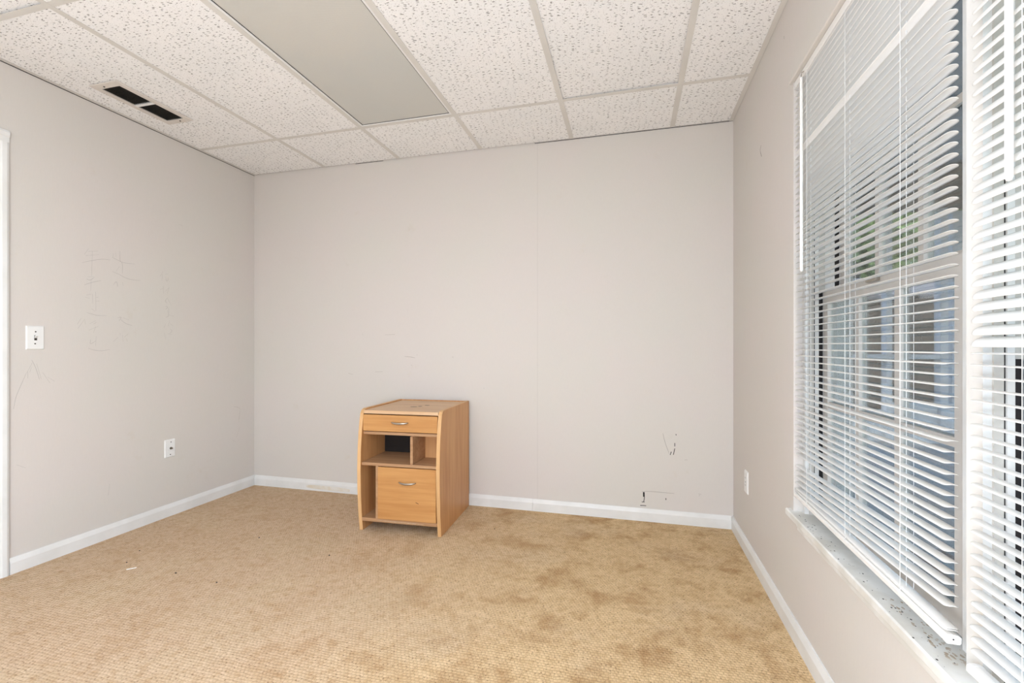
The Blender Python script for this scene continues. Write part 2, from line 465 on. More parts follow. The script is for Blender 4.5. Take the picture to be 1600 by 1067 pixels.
ribbons(SCUFF, 0.0075, 'y', YB - 0.0004).build('scuff_mark', M['scuff'], wall_back)['label'] = 'black gouges and scuffs low on the wall'
ribbons(SCRATCH, 0.0022, 'y', YB - 0.0003).build('scratch_mark', M['scratch'], wall_back)
ribbons([[(0.0805, 0.180), (0.0815, 0.150)]], 0.019, 'y', YB - 0.0005).build('dent', M['scuff'], wall_back)
ribbons([[(-0.601, 0.08), (-0.601, 2.45)]], 0.0016, 'y', YB - 0.0002).build('drywall_seam', M['pencil'], wall_back)
ribbons([[(2.049, 2.347), (2.047, 2.334)], [(2.38, 2.05), (2.40, 2.03), (2.37, 1.99)]], 0.006, 'x', XR - 0.0004).build('nail_mark', M['scratch'], wall_right)

# baseboards
def bb_prof(sgn, base):
    return [(base, 0.0), (base + sgn * 0.013, 0.0), (base + sgn * 0.013, 0.054), (base + sgn * 0.009, 0.066), (base + sgn * 0.005, 0.078), (base, 0.078)]
tag(MB().prism(bb_prof(1, XL), 'y', 1.506, YB).build('baseboard_left', M['trim']), 'white wooden baseboard under the pencil marked wall', kind='structure')
b = MB()
b.prism(bb_prof(-1, YB), 'x', XL + 0.013, -0.6335).prism(bb_prof(-1, YB), 'x', -0.632, XR - 0.013)
tag(b.build('baseboard_back', M['trim']), 'white wooden baseboard behind the wooden cabinet', kind='structure')
tag(MB().prism(bb_prof(-1, XR), 'y', YF, YB).build('baseboard_right', M['trim']), 'white wooden baseboard beneath the windows', kind='structure')
stain = ribbons([[(-2.40, 0.030), (-2.20, 0.028), (-2.02, 0.024)]], 0.03, 'y', YB - 0.0134)
stain.build('water_stain', mottled('stain_tan', lin(222, 212, 192), lin(230, 227, 219), 14, 0.6), None).parent = bpy.data.objects['baseboard_back']

# door and casing at the left
tr = MB()
cas = [(XL, 0), (XL + 0.010, 0.0), (XL + 0.010, 0.028), (XL + 0.015, 0.034), (XL + 0.017, 0.050), (XL + 0.012, 0.060), (XL, 0.062)]
tr.prism([(p[0], DY1 + p[1]) for p in cas], 'z', 0, DZ + 0.002)
tr.prism([(p[0], DY0 - p[1]) for p in cas], 'z', 0, DZ + 0.002)
tr.prism([(p[0], DZ + p[1]) for p in cas], 'y', DY0 - 0.062, DY1 + 0.062)
tag(tr.build('trim_1', M['trim']), 'white moulded door casing on the switch wall', kind='structure')
door = tag(box(XL - 0.05, XL - 0.012, DY0 + 0.004, DY1 - 0.004, 0.008, DZ - 0.004).build('door_1', M['trim'], bevel=0.002), 'white interior door closed within its casing', kind='structure')
for (y0, y1) in ((DY0 + 0.12, DY0 + 0.36), (DY1 - 0.36, DY1 - 0.12)):
    for (z0, z1) in ((0.22, 0.80), (0.98, 1.55), (1.66, 1.92)):
        box(XL - 0.013, XL - 0.006, y0, y1, z0, z1).build('raised_panel', M['trim'], door, bevel=0.005)
MB().tube([(XL - 0.012, DY0 + 0.07, 0.95), (XL + 0.02, DY0 + 0.07, 0.95), (XL + 0.03, DY0 + 0.07, 0.95), (XL + 0.055, DY0 + 0.07, 0.95), (XL + 0.06, DY0 + 0.07, 0.95)], [0.012, 0.012, 0.027, 0.027, 0.012], 16).build('knob', M['nickel'], door, smooth=True)

# ------------------------------------------------------------------ suspended ceiling
ceiling = tag(box(XL, XO, YF, YB, H + 0.20, H + 0.25).build('ceiling', M['ductdark']), 'suspended ceiling of white fissured tiles in a metal grid', kind='structure')
GX = [XL + 0.006, -2.244, -1.6205, -0.997, -0.3735, 0.250, XR - 0.006]
GY = [YF + 0.006, -2.358, -1.143, 0.072, 1.287, 2.502, YB - 0.006]
TW = 0.014
lights = {(2, 4): 'off', (2, 2): 'on', (4, 1): 'on'}
tile_cache = {}
for i in range(6):
    for j in range(6):
        if (i, j) in lights:
            continue
        x0, x1, y0, y1 = GX[i] + 0.003, GX[i + 1] - 0.003, GY[j] + 0.003, GY[j + 1] - 0.003
        w, d = x1 - x0, y1 - y0
        key = (round(w, 3), round(d, 3))
        if key not in tile_cache:
            me = box(-w / 2, w / 2, -d / 2, d / 2, 0, 0.016).mesh('tile')
            me.materials.append(M['tile'])
            tile_cache[key] = me
        o = link('tile', tile_cache[key], ceiling, ((x0 + x1) / 2, (y0 + y1) / 2, H + 0.0015))
        if (i, j) == (4, 4):
            o.rotation_euler = (R(0.25), R(-0.45), 0); o.location.z += 0.0042
        elif (i, j) == (0, 3):
            o.rotation_euler = (R(0.3), R(0.3), 0); o.location.z += 0.006
# main runners (along y) and cross tees (along x)
for x in GX[1:-1]:
    MB().box(x - TW, x + TW, GY[0], GY[-1], H - 0.001, H + 0.0008).box(x - 0.002, x + 0.002, GY[0], GY[-1], H, H + 0.035).build('main_runner', M['grid'], ceiling)
for y in GY[1:-1]:
    for i in range(6):
        a, c = GX[i] + (TW if i else 0), GX[i + 1] - (TW if i < 5 else 0)
        MB().box(a, c, y - TW * 0.92, y + TW * 0.92, H - 0.0006, H + 0.0008).box(a, c, y - 0.002, y + 0.002, H, H + 0.03).build('cross_tee', M['grid'], ceiling)
for (x0, x1) in ((XL + 0.0008, XL + 0.024), (XR - 0.024, XR - 0.0008)):
    MB().box(x0, x1, YF, YB, H - 0.001, H + 0.0005).build('wall_angle', M['grid'], ceiling)

MB().box(XL + 0.0002, XL + 0.0010, 1.0, YB, H - 0.0045, H - 0.0012).build('shadow_gap', M['black'], ceiling)
MB().box(-0.62, XR - 0.002, YB - 0.0012, YB - 0.0002, H - 0.0025, H + 0.0008).build('shadow_gap', M['black'], ceiling)
MB().box(-1.98, -1.75, YB - 0.0012, YB - 0.0002, H - 0.002, H + 0.0008).build('shadow_gap', M['black'], ceiling)
# troffers
def troffer(i, j, label, lit):
    x0, x1, y0, y1 = GX[i] + TW - 0.001, GX[i + 1] - TW + 0.001, GY[j] + TW - 0.001, GY[j + 1] - TW + 0.001
    cx, cy = (x0 + x1) / 2, (y0 + y1) / 2
    t = tag(empty('ceiling_light', (cx, cy, H)), label, 'light')
    w, d = (x1 - x0) / 2, (y1 - y0) / 2
    f = MB()
    f.box(-w, -w + 0.012, -d, d, 0.0, 0.012).box(w - 0.012, w, -d, d, 0.0, 0.012)
    f.box(-w + 0.012, w - 0.012, -d, -d + 0.012, 0.0, 0.012).box(-w + 0.012, w - 0.012, d - 0.012, d, 0.0, 0.012)
    f.build('frame', M['plastic'], t, bevel=0.0015)
    MB().box(-w + 0.0, w, -d, d, 0.085, 0.09).box(-w, -w + 0.003, -d, d, 0.014, 0.085).box(w - 0.003, w, -d, d, 0.014, 0.085).build('housing', M['plastic'], t)
    mat = M['lens']
    if lit:
        mat = bpy.data.materials.get('lens_fill') or base_mat('lens_fill', lin(240, 240, 235), 0.4)[0]
        p = mat.node_tree.nodes['Principled BSDF']
        p.inputs['Emission Color'].default_value = (0.82, 0.94, 1.05, 1)
        p.inputs['Emission Strength'].default_value = lit
    MB().box(-w + 0.0121, -w + 0.0155, -d + 0.0121, d - 0.0121, 0.0025, 0.0038).box(w - 0.0155, w - 0.0121, -d + 0.0121, d - 0.0121, 0.0025, 0.0038).box(-w + 0.0155, w - 0.0155, d - 0.0155, d - 0.0121, 0.0025, 0.0038).build('gasket', M['black'], t)
    box(-w + 0.0155, w - 0.0155, -d + 0.0155, d - 0.0155, 0.004, 0.008).build('lens', mat, t)
    return t
troffer(2, 4, 'unlit ceiling light panel with frosted lens set among the tiles', 0)
troffer(2, 2, 'added fill light panel, out of view, with bright lens over the room middle', 9.0)  # both lit panels are added behind the camera to brighten the room
troffer(4, 1, 'added fill light panel, out of view, with bright lens near the window wall', 9.0)

# air vent in the ceiling tile by the left wall
vx, vy = -2.628, 1.945
v = tag(empty('air_vent', (vx, vy, H)), 'cream metal air vent with two dark louvred openings in ceiling tile', 'vent')
f = MB()
hx_, hy_ = 0.094, 0.212
f.box(-hx_, -0.063, -hy_, hy_, -0.008, 0.0).box(0.063, hx_, -hy_, hy_, -0.008, 0.0)
f.box(-0.063, 0.063, -hy_, -hy_ + 0.038, -0.008, 0.0).box(-0.063, 0.063, hy_ - 0.038, hy_, -0.008, 0.0)
f.build('frame', M['vent'], v, bevel=0.002)
box(-0.063, 0.063, -0.009, 0.009, -0.0078, 0.0).build('divider_bar', M['plastic'], v)
box(-0.064, 0.064, -hy_ + 0.03, hy_ - 0.03, 0.0002, 0.0014).build('duct_opening', M['ductdark'], v)
lm = MB().add([(-0.0045, -0.0825, -0.0005), (0.0030, -0.0825, -0.0072), (0.0036, -0.0825, -0.0068), (-0.0039, -0.0825, 0.0),
               (-0.0045, 0.0825, -0.0005), (0.0030, 0.0825, -0.0072), (0.0036, 0.0825, -0.0068), (-0.0039, 0.0825, 0.0)],
              [(0, 1, 5, 4), (1, 2, 6, 5), (2, 3, 7, 6), (3, 0, 4, 7), (3, 2, 1, 0), (4, 5, 6, 7)]).mesh('louver')
lm.materials.append(M['louver'])
for yc in (-0.0917, 0.0917):
    for k in range(10):
        link('louver', lm, v, (-0.0555 + k * 0.0125, yc, 0))
for (sx, sy) in ((-0.02, -0.19), (0.02, 0.19)):
    MB().tube([(sx, sy, -0.0078), (sx, sy, -0.0105)], [0.005, 0.0035], 10).build('screw', M['screw'], v)

# ------------------------------------------------------------------ window surround
st = MB()
yy0, yy1 = WY0 - 0.045, 1.972
st.prism([(0.580, 0.4525), (0.583, 0.4485), (XR, 0.4485), (XR, 0.4745), (0.584, 0.4745), (0.580, 0.4705)], 'y', yy0, yy1)
st.box(XR, XO - 0.02, WY0, WY1, 0.4485, 0.4745)
tag(st.build('trim_2', M['sill']), 'white painted window stool with dirt along its back', kind='structure')
ap = MB().prism([(XR, 0.423), (0.594, 0.423), (0.590, 0.428), (0.590, 0.438), (0.586, 0.4425), (0.586, 0.4485), (XR, 0.4485)], 'y', WY0 + 0.05, 1.872)
tag(ap.build('trim_3', M['sill']), 'white apron moulding under the window stool', kind='structure')
hd = MB().prism([(XR, 2.097), (0.5875, 2.097), (0.5845, 2.100), (0.5845, 2.128), (0.5865, 2.131), (XR, 2.131)], 'y', WY0 - 0.03, 1.955)
tag(hd.build('trim_4', M['wall']), 'cream painted strip along the top of the windows', kind='structure')
MB().box(0.592, XR - 0.0002, WY0, 1.955, 2.1312, 2.1330).build('caulk_gap', M['black'], bpy.data.objects['trim_4'])
# dirt specks on the stool
sp = MB()
rr = random.Random(3)
for k in range(70):
    y = rr.uniform(1.05, 1.9); x = 0.584 + 0.036 * rr.random() ** 0.6; r = rr.choice((0.0006, 0.0009, 0.0013, 0.002))
    a0 = rr.random() * 6
    sp.add([(x + r * math.cos(a0 + q * math.pi / 3), y + 1.6 * r * math.sin(a0 + q * math.pi / 3), 0.4748) for q in range(6)], [tuple(range(6))])
gm = MB()
for k in range(90):
    y = 1.08 + 0.26 * rr.random() ** 1.6; x = 0.606 + 0.056 * rr.random(); r = rr.uniform(0.0012, 0.0042)
    gm.add([(x + r * rr.uniform(0.6, 1) * math.cos(q * math.pi / 4), y + 1.7 * r * rr.uniform(0.6, 1) * math.sin(q * math.pi / 4), 0.4746 + 0.00001 * k) for q in range(8)], [tuple(range(8))])
gm.build('grime', mottled('grime_brown', lin(172, 154, 132), lin(208, 198, 184), 40, 0.9), bpy.data.objects['trim_2'])['kind'] = 'stuff'
sp.build('dirt_speck', M['scuff'], bpy.data.objects['trim_2'])['kind'] = 'stuff'

def window(name, ya, yb, label, sa, meet, lower_only_cover):
    """ya..yb: clear opening; sa: sash near edge; jamb at yb faces the camera side"""
    w = tag(empty(name, (0, 0, 0)), label, kind='structure')
    j = MB()
    j.box(0.628, XO, yb, yb + 0.025, WZ0, WZ1).box(0.6605, XO, ya - 0.009, ya, WZ0, WZ1)
    j.box(0.632, XO, ya, yb, WZ1 - 0.03, WZ1)
    for (xa, xb, dd) in ((0.660, 0.6715, 0.007), (0.713, 0.723, 0.005), (0.767, XO, 0.006)):
        j.box(xa, xb, yb - dd, yb, WZ0, WZ1 - 0.03)
        if xa > 0.7:
            j.box(xa, xb, ya, ya + dd, WZ0, WZ1 - 0.03)
    j.build('jamb', M['jamb'], w)
    MB().box(0.642, 0.657, yb - 0.004, yb, WZ0, WZ1 - 0.03).build('stop_bead', M['jambbeige'], w)
    box(0.6725, 0.6855, yb - 0.003, yb, WZ0, meet).build('track_gap', M['black'], w)
    box(0.7240, 0.7380, yb - 0.003, yb, meet, WZ1 - 0.03).build('track_gap', M['black'], w)
    box(0.6572, 0.6596, yb - 0.003, yb, WZ0, WZ1 - 0.03).build('track_gap', M['black'], w)
    box(0.6725, 0.6920, yb - 0.006, yb, meet, WZ1 - 0.03).build('jamb_cover', M['jambbeige'], w)
    def sash(nm, x0, x1, z0, z1, bot, top):
        s = MB(); e = 0.036; ye = yb - 0.0075
        s.box(x0, x1, sa, sa + e, z0, z1).box(x0, x1, ye - e, ye, z0, z1)
        s.box(x0, x1, sa + e, ye - e, z0, z0 + bot).box(x0, x1, sa + e, ye - e, z1 - top, z1)
        so = s.build(nm, M['sash'], w)
        xm = (x0 + x1) / 2
        W = ye - sa
        ys = [ye - e / 2 - 0.0 - (W - e) * k / 3 - 0.012 * (2 - k) + 0.012 for k in (2, 1)]
        zm = (z0 + z1) / 2
        for y in ys:
            box(xm - 0.011, xm + 0.011, y - 0.0115, y + 0.0115, z0 + bot, z1 - top).build('muntin', M['sash'], so)
        yseg = [sa + e] + [q for y in ys for q in (y - 0.0115, y + 0.0115)] + [ye - e]
        for a, c in zip(yseg[0::2], yseg[1::2]):
            box(xm - 0.010, xm + 0.010, a, c, zm - 0.011, zm + 0.011).build('muntin', M['sash'], so)
        for a, c in zip(yseg[0::2], yseg[1::2]):
            for (p, q) in ((z0 + bot, zm - 0.011), (zm + 0.011, z1 - top)):
                box(xm - 0.0015, xm + 0.0015, a, c, p, q).build('pane', M['glass'], so)
        return so
    sash('lower_sash', 0.6860, 0.7120, WZ0 + 0.002, meet, 0.05, 0.043)
    sash('upper_sash', 0.7395, 0.7655, meet - 0.012, WZ1 - 0.031, 0.036, 0.04)
    box(0.674, 0.6855, (sa + yb) / 2 - 0.03, (sa + yb) / 2 + 0.03, meet - 0.012, meet - 0.002).build('sash_lock', M['nickel'], w, bevel=0.002)
    return w
window('window_1', 1.139, 1.915, 'beige double hung window between the mullion and the far wall', 1.172, 1.297, False)
window('window_2', 0.145, 1.030, 'beige double hung window beside the mullion, nearer the room middle', 0.152, 1.075, True)
tag(MB().box(0.628, XO - 0.005, 1.0551, 1.0725, WZ0, WZ1).box(0.660, XO - 0.005, 1.0725, 1.1299, WZ0, WZ1).build('trim_5', M['jamb']), 'white mullion post between the two windows', kind='structure')

# ------------------------------------------------------------------ venetian blinds
def slat_mesh(Ln, wid=0.025, crown=0.0028, th=0.0006):
    st = [(0.0, 0.45), (0.0022, 0.76), (0.006, 0.94), (0.011, 1.0)]
    st = st + [(Ln * 0.5, 1.0)] + [(Ln - a, s) for a, s in reversed(st)]
    n = 7
    vs = []; fs = []
    for lay in (0, 1):
        for (y, s) in st:
            for k in range(n):
                u = -1 + 2 * k / (n - 1)
                x = u * wid / 2 * s
                q = x / (wid / 2)
                vs.append((x, y - Ln / 2, crown * (1 - q * q) + lay * th))
    m = len(st)
    def I(l, i, k): return l * m * n + i * n + k
    for i in range(m - 1):
        for k in range(n - 1):
            fs.append((I(0, i, k), I(0, i, k + 1), I(0, i + 1, k + 1), I(0, i + 1, k)))
            fs.append((I(1, i, k), I(1, i + 1, k), I(1, i + 1, k + 1), I(1, i, k + 1)))
    for i in range(m - 1):
        for k in (0, n - 1):
            fs.append((I(0, i, k), I(0, i + 1, k), I(1, i + 1, k), I(1, i, k)))
    for i in (0, m - 1):
        for k in range(n - 1):
            fs.append((I(0, i, k), I(1, i, k), I(1, i, k + 1), I(0, i, k + 1)))
    me = MB().add(vs, fs).mesh('slat')
    me.materials.append(M['blind'])
    for p in me.polygons: p.use_smooth = True
    return me

def blind(ya, yb, ladders, wand_y, label, profile, seed):
    rn = random.Random(seed)
    Ln = yb - ya; yc = (ya + yb) / 2; xc = 0.6125
    t = tag(empty('venetian_blind', (xc, yc, 0.5)), label, 'blind')
    X0, Y0, Z0 = xc, yc, 0.5
    L = lambda x, y, z: (x - X0, y - Y0, z - Z0)
    hb = MB().prism([(-0.0125, 2.070 - Z0), (0.0125, 2.070 - Z0), (0.0125, 2.0955 - Z0), (-0.0125, 2.0955 - Z0)], 'y', -Ln / 2, Ln / 2)
    hb.build('headrail', M['blind'], t, bevel=0.0015)
    me = slat_mesh(Ln)
    n = int((2.060 - 0.531) / 0.0217) + 1
    zs_f = []
    for k in range(n):
        z = 2.060 - 0.0217 * k
        zn, zf, tilt = profile(z, k)
        zn += rn.uniform(-0.0007, 0.0007); zf += rn.uniform(-0.0007, 0.0007)
        zs_f.append((zn, zf))
        o = link('slat', me, t, (rn.uniform(-0.0004, 0.0004), rn.uniform(-0.001, 0.001), (zn + zf) / 2 - Z0),
                 (math.atan2(zf - zn, Ln), R(tilt + rn.uniform(-1.2, 1.2)), 0))
    zn, zf, _ = profile(0.552, -1)
    rp = [(-0.0125, 0.003), (-0.010, 0.0), (0.010, 0.0), (0.0125, 0.003), (0.0125, 0.013), (0.008, 0.0165), (0, 0.0175), (-0.008, 0.0165), (-0.0125, 0.013)]
    rl = MB().prism(rp, 'y', -Ln / 2, Ln / 2).build('bottom_rail', M['blind'], t)
    rl.location = (-0.001, 0, (zn + zf) / 2 - 0.010 - Z0)
    rl.rotation_euler = (math.atan2(zf - zn, Ln), 0, 0)
    for s in (-1, 1):
        MB().prism([(p[0] * 1.04, p[1] * 1.04 - 0.0003) for p in rp], 'y', s * (Ln / 2 - 0.006), s * (Ln / 2 + 0.0012)).build('end_cap', M['blind'], rl)
        MB().tube([(0.0, s * (Ln / 2 + 0.001), 0.009), (0.0, s * (Ln / 2 + 0.0016), 0.009)], 0.0016, 8).build('cap_hole', M['black'], rl)
    for y in ladders:
        f = (y - ya) / Ln
        zb = zn * (1 - f) + zf * f - 0.006
        for dx in (-0.0132, 0.0132):
            MB().tube([L(xc + dx, y, 2.072), L(xc + dx, y, zb)], 0.00055, 5).build('ladder_cord', M['cord'], t)
        MB().tube([L(xc + 0.001, y + 0.004, 2.072), L(xc + 0.001, y + 0.004, zb)], 0.0007, 5).build('lift_cord', M['cord'], t)
        MB().box(-0.0128, 0.0128, y - yc - 0.0006, y - yc + 0.0006, zb + 0.02 - Z0, zb + 0.0212 - Z0).build('ladder_rung', M['cord'], t)
    wx = 0.5915
    wd = MB().tube([L(wx, wand_y, 2.060), L(wx, wand_y, 1.372), L(wx, wand_y, 1.366)], [0.0052, 0.0052, 0.0035], 6).build('tilt_wand', M['blind'], t)
    MB().tube([L(wx + 0.010, wand_y, 2.082), L(wx + 0.002, wand_y, 2.078), L(wx, wand_y, 2.070), L(wx, wand_y, 2.056)], 0.0016, 6).build('wand_hook', M['nickel'], wd)
    return t

def prof1(z, k):
    if k == -1:
        return 0.525, 0.540, 0
    zn = zf = z
    tilt = 42 if k == 11 else (6 if k < 11 else 0)
    if z < 0.680:
        m = max(0.0, (z - 0.530) / 0.0217)
        zf = max(z - 0.0217, 0.5505 + 0.0035 * m)
        zn = z if z > 0.575 else 0.5355 + 0.0040 * m
    return zn, zf, tilt
def prof2(z, k):
    if k == -1:
        return 0.508, 0.508, 0
    if z > 1.35:
        tilt = -54
    elif z > 1.093:
        tilt = -46
    else:
        tilt = 3
    return z, z, tilt
blind(1.081, 1.936, (1.81, 1.515, 1.237), 1.838, 'white mini blind with level slats and uneven bottom, beside the far corner', prof1, 1)
blind(0.122, 1.0215, (0.90, 0.58, 0.25), 0.914, 'white mini blind with its upper slats tilted down', prof2, 2)
# ------------------------------------------------------------------ wooden cabinet
cab = tag(empty('desk_cabinet', (-1.570, 2.382, 0.0), R(2.6)), 'honey wood desk side cabinet with bowed sides, two drawers and open cubbies', 'cabinet')
CW, CD, PT = 0.518, 0.556, 0.022
prof = [(0.028, 0.0), (0.012, 0.12), (0.003, 0.25), (0.0, 0.36), (0.004, 0.47), (0.014, 0.58), (0.028, 0.665), (0.037, 0.698), (0.050, 0.715), (0.070, 0.722), (CD, 0.722), (CD, 0.0)]
def side_panel(u0):
    me = MB().prism(prof, 'x', u0, u0 + PT)
    o = me.build('side_panel', M['side'], cab)
    # front edge banding: thin strip along the bow
    fr = prof[:10]
    e = MB()
    q = [(p[0] - 0.0012, p[1]) for p in fr[:8]] + [(fr[8][0] - 0.001, fr[8][1] + 0.0008), (fr[9][0], fr[9][1] + 0.0012), (CD, 0.7232)]
    p2 = fr + [(CD, 0.722)]
    vs = []; fs = []
    for (a, c) in zip(q, p2):
        for u in (u0 + 0.0004, u0 + PT - 0.0004):
            vs.append((u, a[0], a[1]))
        for u in (u0 + 0.0004, u0 + PT - 0.0004):
            vs.append((u, c[0] + 0.0002, c[1] - 0.0002))
    for i in range(len(q) - 1):
        A = 4 * i; B = 4 * (i + 1)
        fs += [(A, A + 1, B + 1, B), (A, B, B + 2, A + 2), (A + 1, A + 3, B + 3, B + 1)]
    e.add(vs, fs).build('edge_band', M['edge'], o)
    return o
side_panel(0.0); side_panel(CW - PT)
ui, uo = PT, CW - PT
box(ui, uo, 0.036, CD - 0.006, 0.695, 0.7155).build('top_panel', M['topwood_lit'], cab, bevel=0.003)
# rim at back of the top (dark line against the wall)
box(ui, uo, CD - 0.006, CD, 0.40, 0.722).build('back_rail', M['side'], cab)
box(ui, 0.330, 0.300, 0.306, 0.4092, 0.5718).build('cubby_back', base_mat('cubby_shade', lin(34, 28, 24), 0.8)[0], cab)  # near-black sheet halfway in stands for the shade deep in the cubby
def handle(parent, uc, v, z, hw=0.054):
    pts = []; rad = []
    for k in range(13):
        s = -1 + k / 6
        pts.append((uc + s * hw, v - 0.019 * (1 - s * s) ** 0.7 - 0.002, z + 0.002 - 0.004 * (1 - s * s)))
        rad.append(0.0048 * (0.35 + 0.65 * (1 - s * s) ** 0.5))
    MB().tube(pts, rad, 8, (0.7, 1.25)).build('handle', M['nickel'], parent, smooth=True)['label'] = 'curved satin metal handle'
d1 = box(ui + 0.002, uo - 0.002, 0.024, 0.042, 0.5945, 0.691).build('drawer', M['front'], cab, bevel=0.0015)
box(ui + 0.012, uo - 0.012, 0.042, 0.44, 0.600, 0.668).build('drawer_box', M['carcass'], d1)
handle(d1, 0.262, 0.024, 0.648)
box(ui, uo, 0.036, CD - 0.006, 0.572, 0.589).build('shelf', M['carcass'], cab, bevel=0.001)
box(ui, uo, 0.012, CD - 0.006, 0.392, 0.409).build('shelf', M['carcass'], cab, bevel=0.001)
box(0.330, 0.346, 0.016, CD - 0.006, 0.4092, 0.5718).build('divider', M['carcass'], cab, bevel=0.001)
box(0.3462, uo, 0.200, 0.208, 0.4092, 0.5718).build('cubby_back', M['side'], cab)
box(0.112, 0.129, 0.014, CD - 0.006, 0.0802, 0.3918).build('divider', M['carcass'], cab, bevel=0.001)
box(ui, uo, 0.014, CD - 0.006, 0.060, 0.080).build('shelf', M['carcass'], cab, bevel=0.001)
d2 = box(0.1305, uo - 0.003, 0.004, 0.022, 0.084, 0.3885).build('drawer', M['front'], cab, bevel=0.0015)
box(0.145, uo - 0.014, 0.022, 0.46, 0.095, 0.33).build('drawer_box', M['carcass'], d2)
handle(d2, 0.318, 0.004, 0.305)
ribbons([[(0.370, 0.196), (0.388, 0.188)]], 0.005, 'y', 0.0036).build('chip', M['scuff'], d2)
ribbons([[(0.12, 0.0692), (0.30, 0.0695), (0.42, 0.0665)]], 0.003, 'y', 0.0136).build('worn_edge', mottled('worn_tan', lin(206, 186, 160), lin(190, 160, 124), 60, 0.8), cab)
# chips and grime on the top
tm = MB()
for (u, vv, a, c, ang) in ((0.255, 0.235, 0.024, 0.012, 0.2), (0.285, 0.262, 0.015, 0.012, 0.9), (0.310, 0.318, 0.017, 0.011, 0.2)):
    tm.add([(u + a * math.cos(t_) * math.cos(ang) - c * math.sin(t_) * math.sin(ang), vv + a * math.cos(t_) * math.sin(ang) + c * math.sin(t_) * math.cos(ang), 0.7158) for t_ in [k * math.pi / 5 for k in range(10)]], [tuple(range(10))])
tm.build('worn_patch', base_mat('worn_grey', lin(104, 92, 78), 0.7)[0], cab)

# ------------------------------------------------------------------ wall plates
def plate(name, label, cat, x, sgn, y, z, w=0.070, h=0.116):
    t = tag(empty(name, (x, y, z)), label, cat)
    pts = MB().add([(0, -w / 2, -h / 2), (0, w / 2, -h / 2), (0, w / 2, h / 2), (0, -w / 2, h / 2),
                    (sgn * 0.006, -w / 2 + 0.004, -h / 2 + 0.004), (sgn * 0.006, w / 2 - 0.004, -h / 2 + 0.004), (sgn * 0.006, w / 2 - 0.004, h / 2 - 0.004), (sgn * 0.006, -w / 2 + 0.004, h / 2 - 0.004)],
                   [(3, 2, 1, 0), (4, 5, 6, 7), (0, 1, 5, 4), (1, 2, 6, 5), (2, 3, 7, 6), (3, 0, 4, 7)])
    pts.build('plate', M['plastic'], t)
    return t
def screw(t, sgn, y, z, r=0.0036):
    MB().tube([(sgn * 0.0055, y, z), (sgn * 0.0075, y, z)], [r, r * 0.8], 10).build('screw', M['screw'], t)
s = plate('light_switch', 'white toggle light switch plate with dark screws near the door casing', 'switch', XL, 1, 1.6065, 1.141, 0.073, 0.119)
screw(s, 1, 0.0, 0.030); screw(s, 1, -0.002, -0.030)
box(0.0055, 0.0066, -0.0055, 0.0055, -0.013, 0.012).build('toggle_slot', M['screw'], s)
MB().prism([(0.006, -0.003), (0.006, 0.008), (0.016, 0.0125), (0.0175, 0.0085)], 'y', -0.0042, 0.0042).build('toggle', M['plastic'], s)
s = plate('cable_jack', 'white cable jack plate with a metal connector low on the wall', 'wall plate', XL, 1, 2.297, 0.437, 0.070, 0.114)
screw(s, 1, 0.004, 0.040); screw(s, 1, 0.0, -0.040)
MB().tube([(0.0055, 0.003, 0.0), (0.009, 0.003, 0.0), (0.009, 0.003, 0.0), (0.019, 0.003, 0.0)], [0.0085, 0.0085, 0.0048, 0.0048], 6).build('connector', M['brass'], s)
s = plate('wall_outlet', 'white wall outlet plate low on the window wall near the corner', 'outlet', XR, -1, 2.655, 0.377, 0.070, 0.118)
for dz in (-0.0195, 0.0195):
    oo = box(-0.0072, -0.0055, -0.0145, 0.0145, dz - 0.0135, dz + 0.0135).build('receptacle', M['plastic'], s, bevel=0.0006)
    for dy in (-0.006, 0.006):
        box(-0.0075, -0.0071, dy - 0.001, dy + 0.001, dz - 0.001, dz + 0.007).build('slot', M['black'], oo)
screw(s, -1, 0, 0, 0.0028)

# scrap and grit on the carpet
pz = tag(MB().prism([(-0.019, -0.004), (-0.013, -0.0062), (0.017, 0.0018), (0.020, 0.0062), (0.012, 0.0058), (-0.015, 0.0008)], 'z', 0.001, 0.0035).build('paper_scrap', M['paper']), 'small white scrap lying on the carpet', 'scrap')
pz.location = (-2.382, 1.698, 0.0); pz.rotation_euler = (0, 0, R(32))
rg = random.Random(11)
for k, (x, y) in enumerate(((-2.475, 1.742), (-2.13, 1.72), (-1.86, 1.70), (-2.06, 2.16), (-1.53, 2.07), (-2.55, 1.86), (-0.79, 2.62))):
    r = rg.uniform(0.003, 0.0045)
    pts = [(r * math.cos(q) * rg.uniform(0.7, 1.3), r * math.sin(q) * rg.uniform(0.5, 1.2)) for q in [i * math.pi / 3 for i in range(6)]]
    o = MB().prism(pts, 'z', 0.0, 0.003).build('debris_crumb', M['scuff'])
    o.location = (x, y, 0.0)
    tag(o, 'tiny dark crumb lying on the tan carpet', 'crumb', 'crumbs on the carpet')

# ------------------------------------------------------------------ outside: screened porch, fence, shed, trees
gd = tag(box(XO, 20, -6, 28, -0.30, -0.20).build('ground', M['soil']), 'bare ground with weeds outside the windows', kind='structure')
dk = tag(empty('porch_deck', (0.8, 0, 0.30)), 'grey wooden porch deck outside the windows', 'deck')
pm = box(0, 3.6, 0, 0.132, -0.035, 0.0).mesh('plank'); pm.materials.append(M['deck'])
for k in range(37):
    link('plank', pm, dk, (0, -1.0 + 0.1425 * k, 0.05))
for x in (0.2, 1.8, 3.4):
    box(x - 0.05, x + 0.05, -0.95, 4.2, -0.5, 0.014).build('joist', M['beam'], dk)
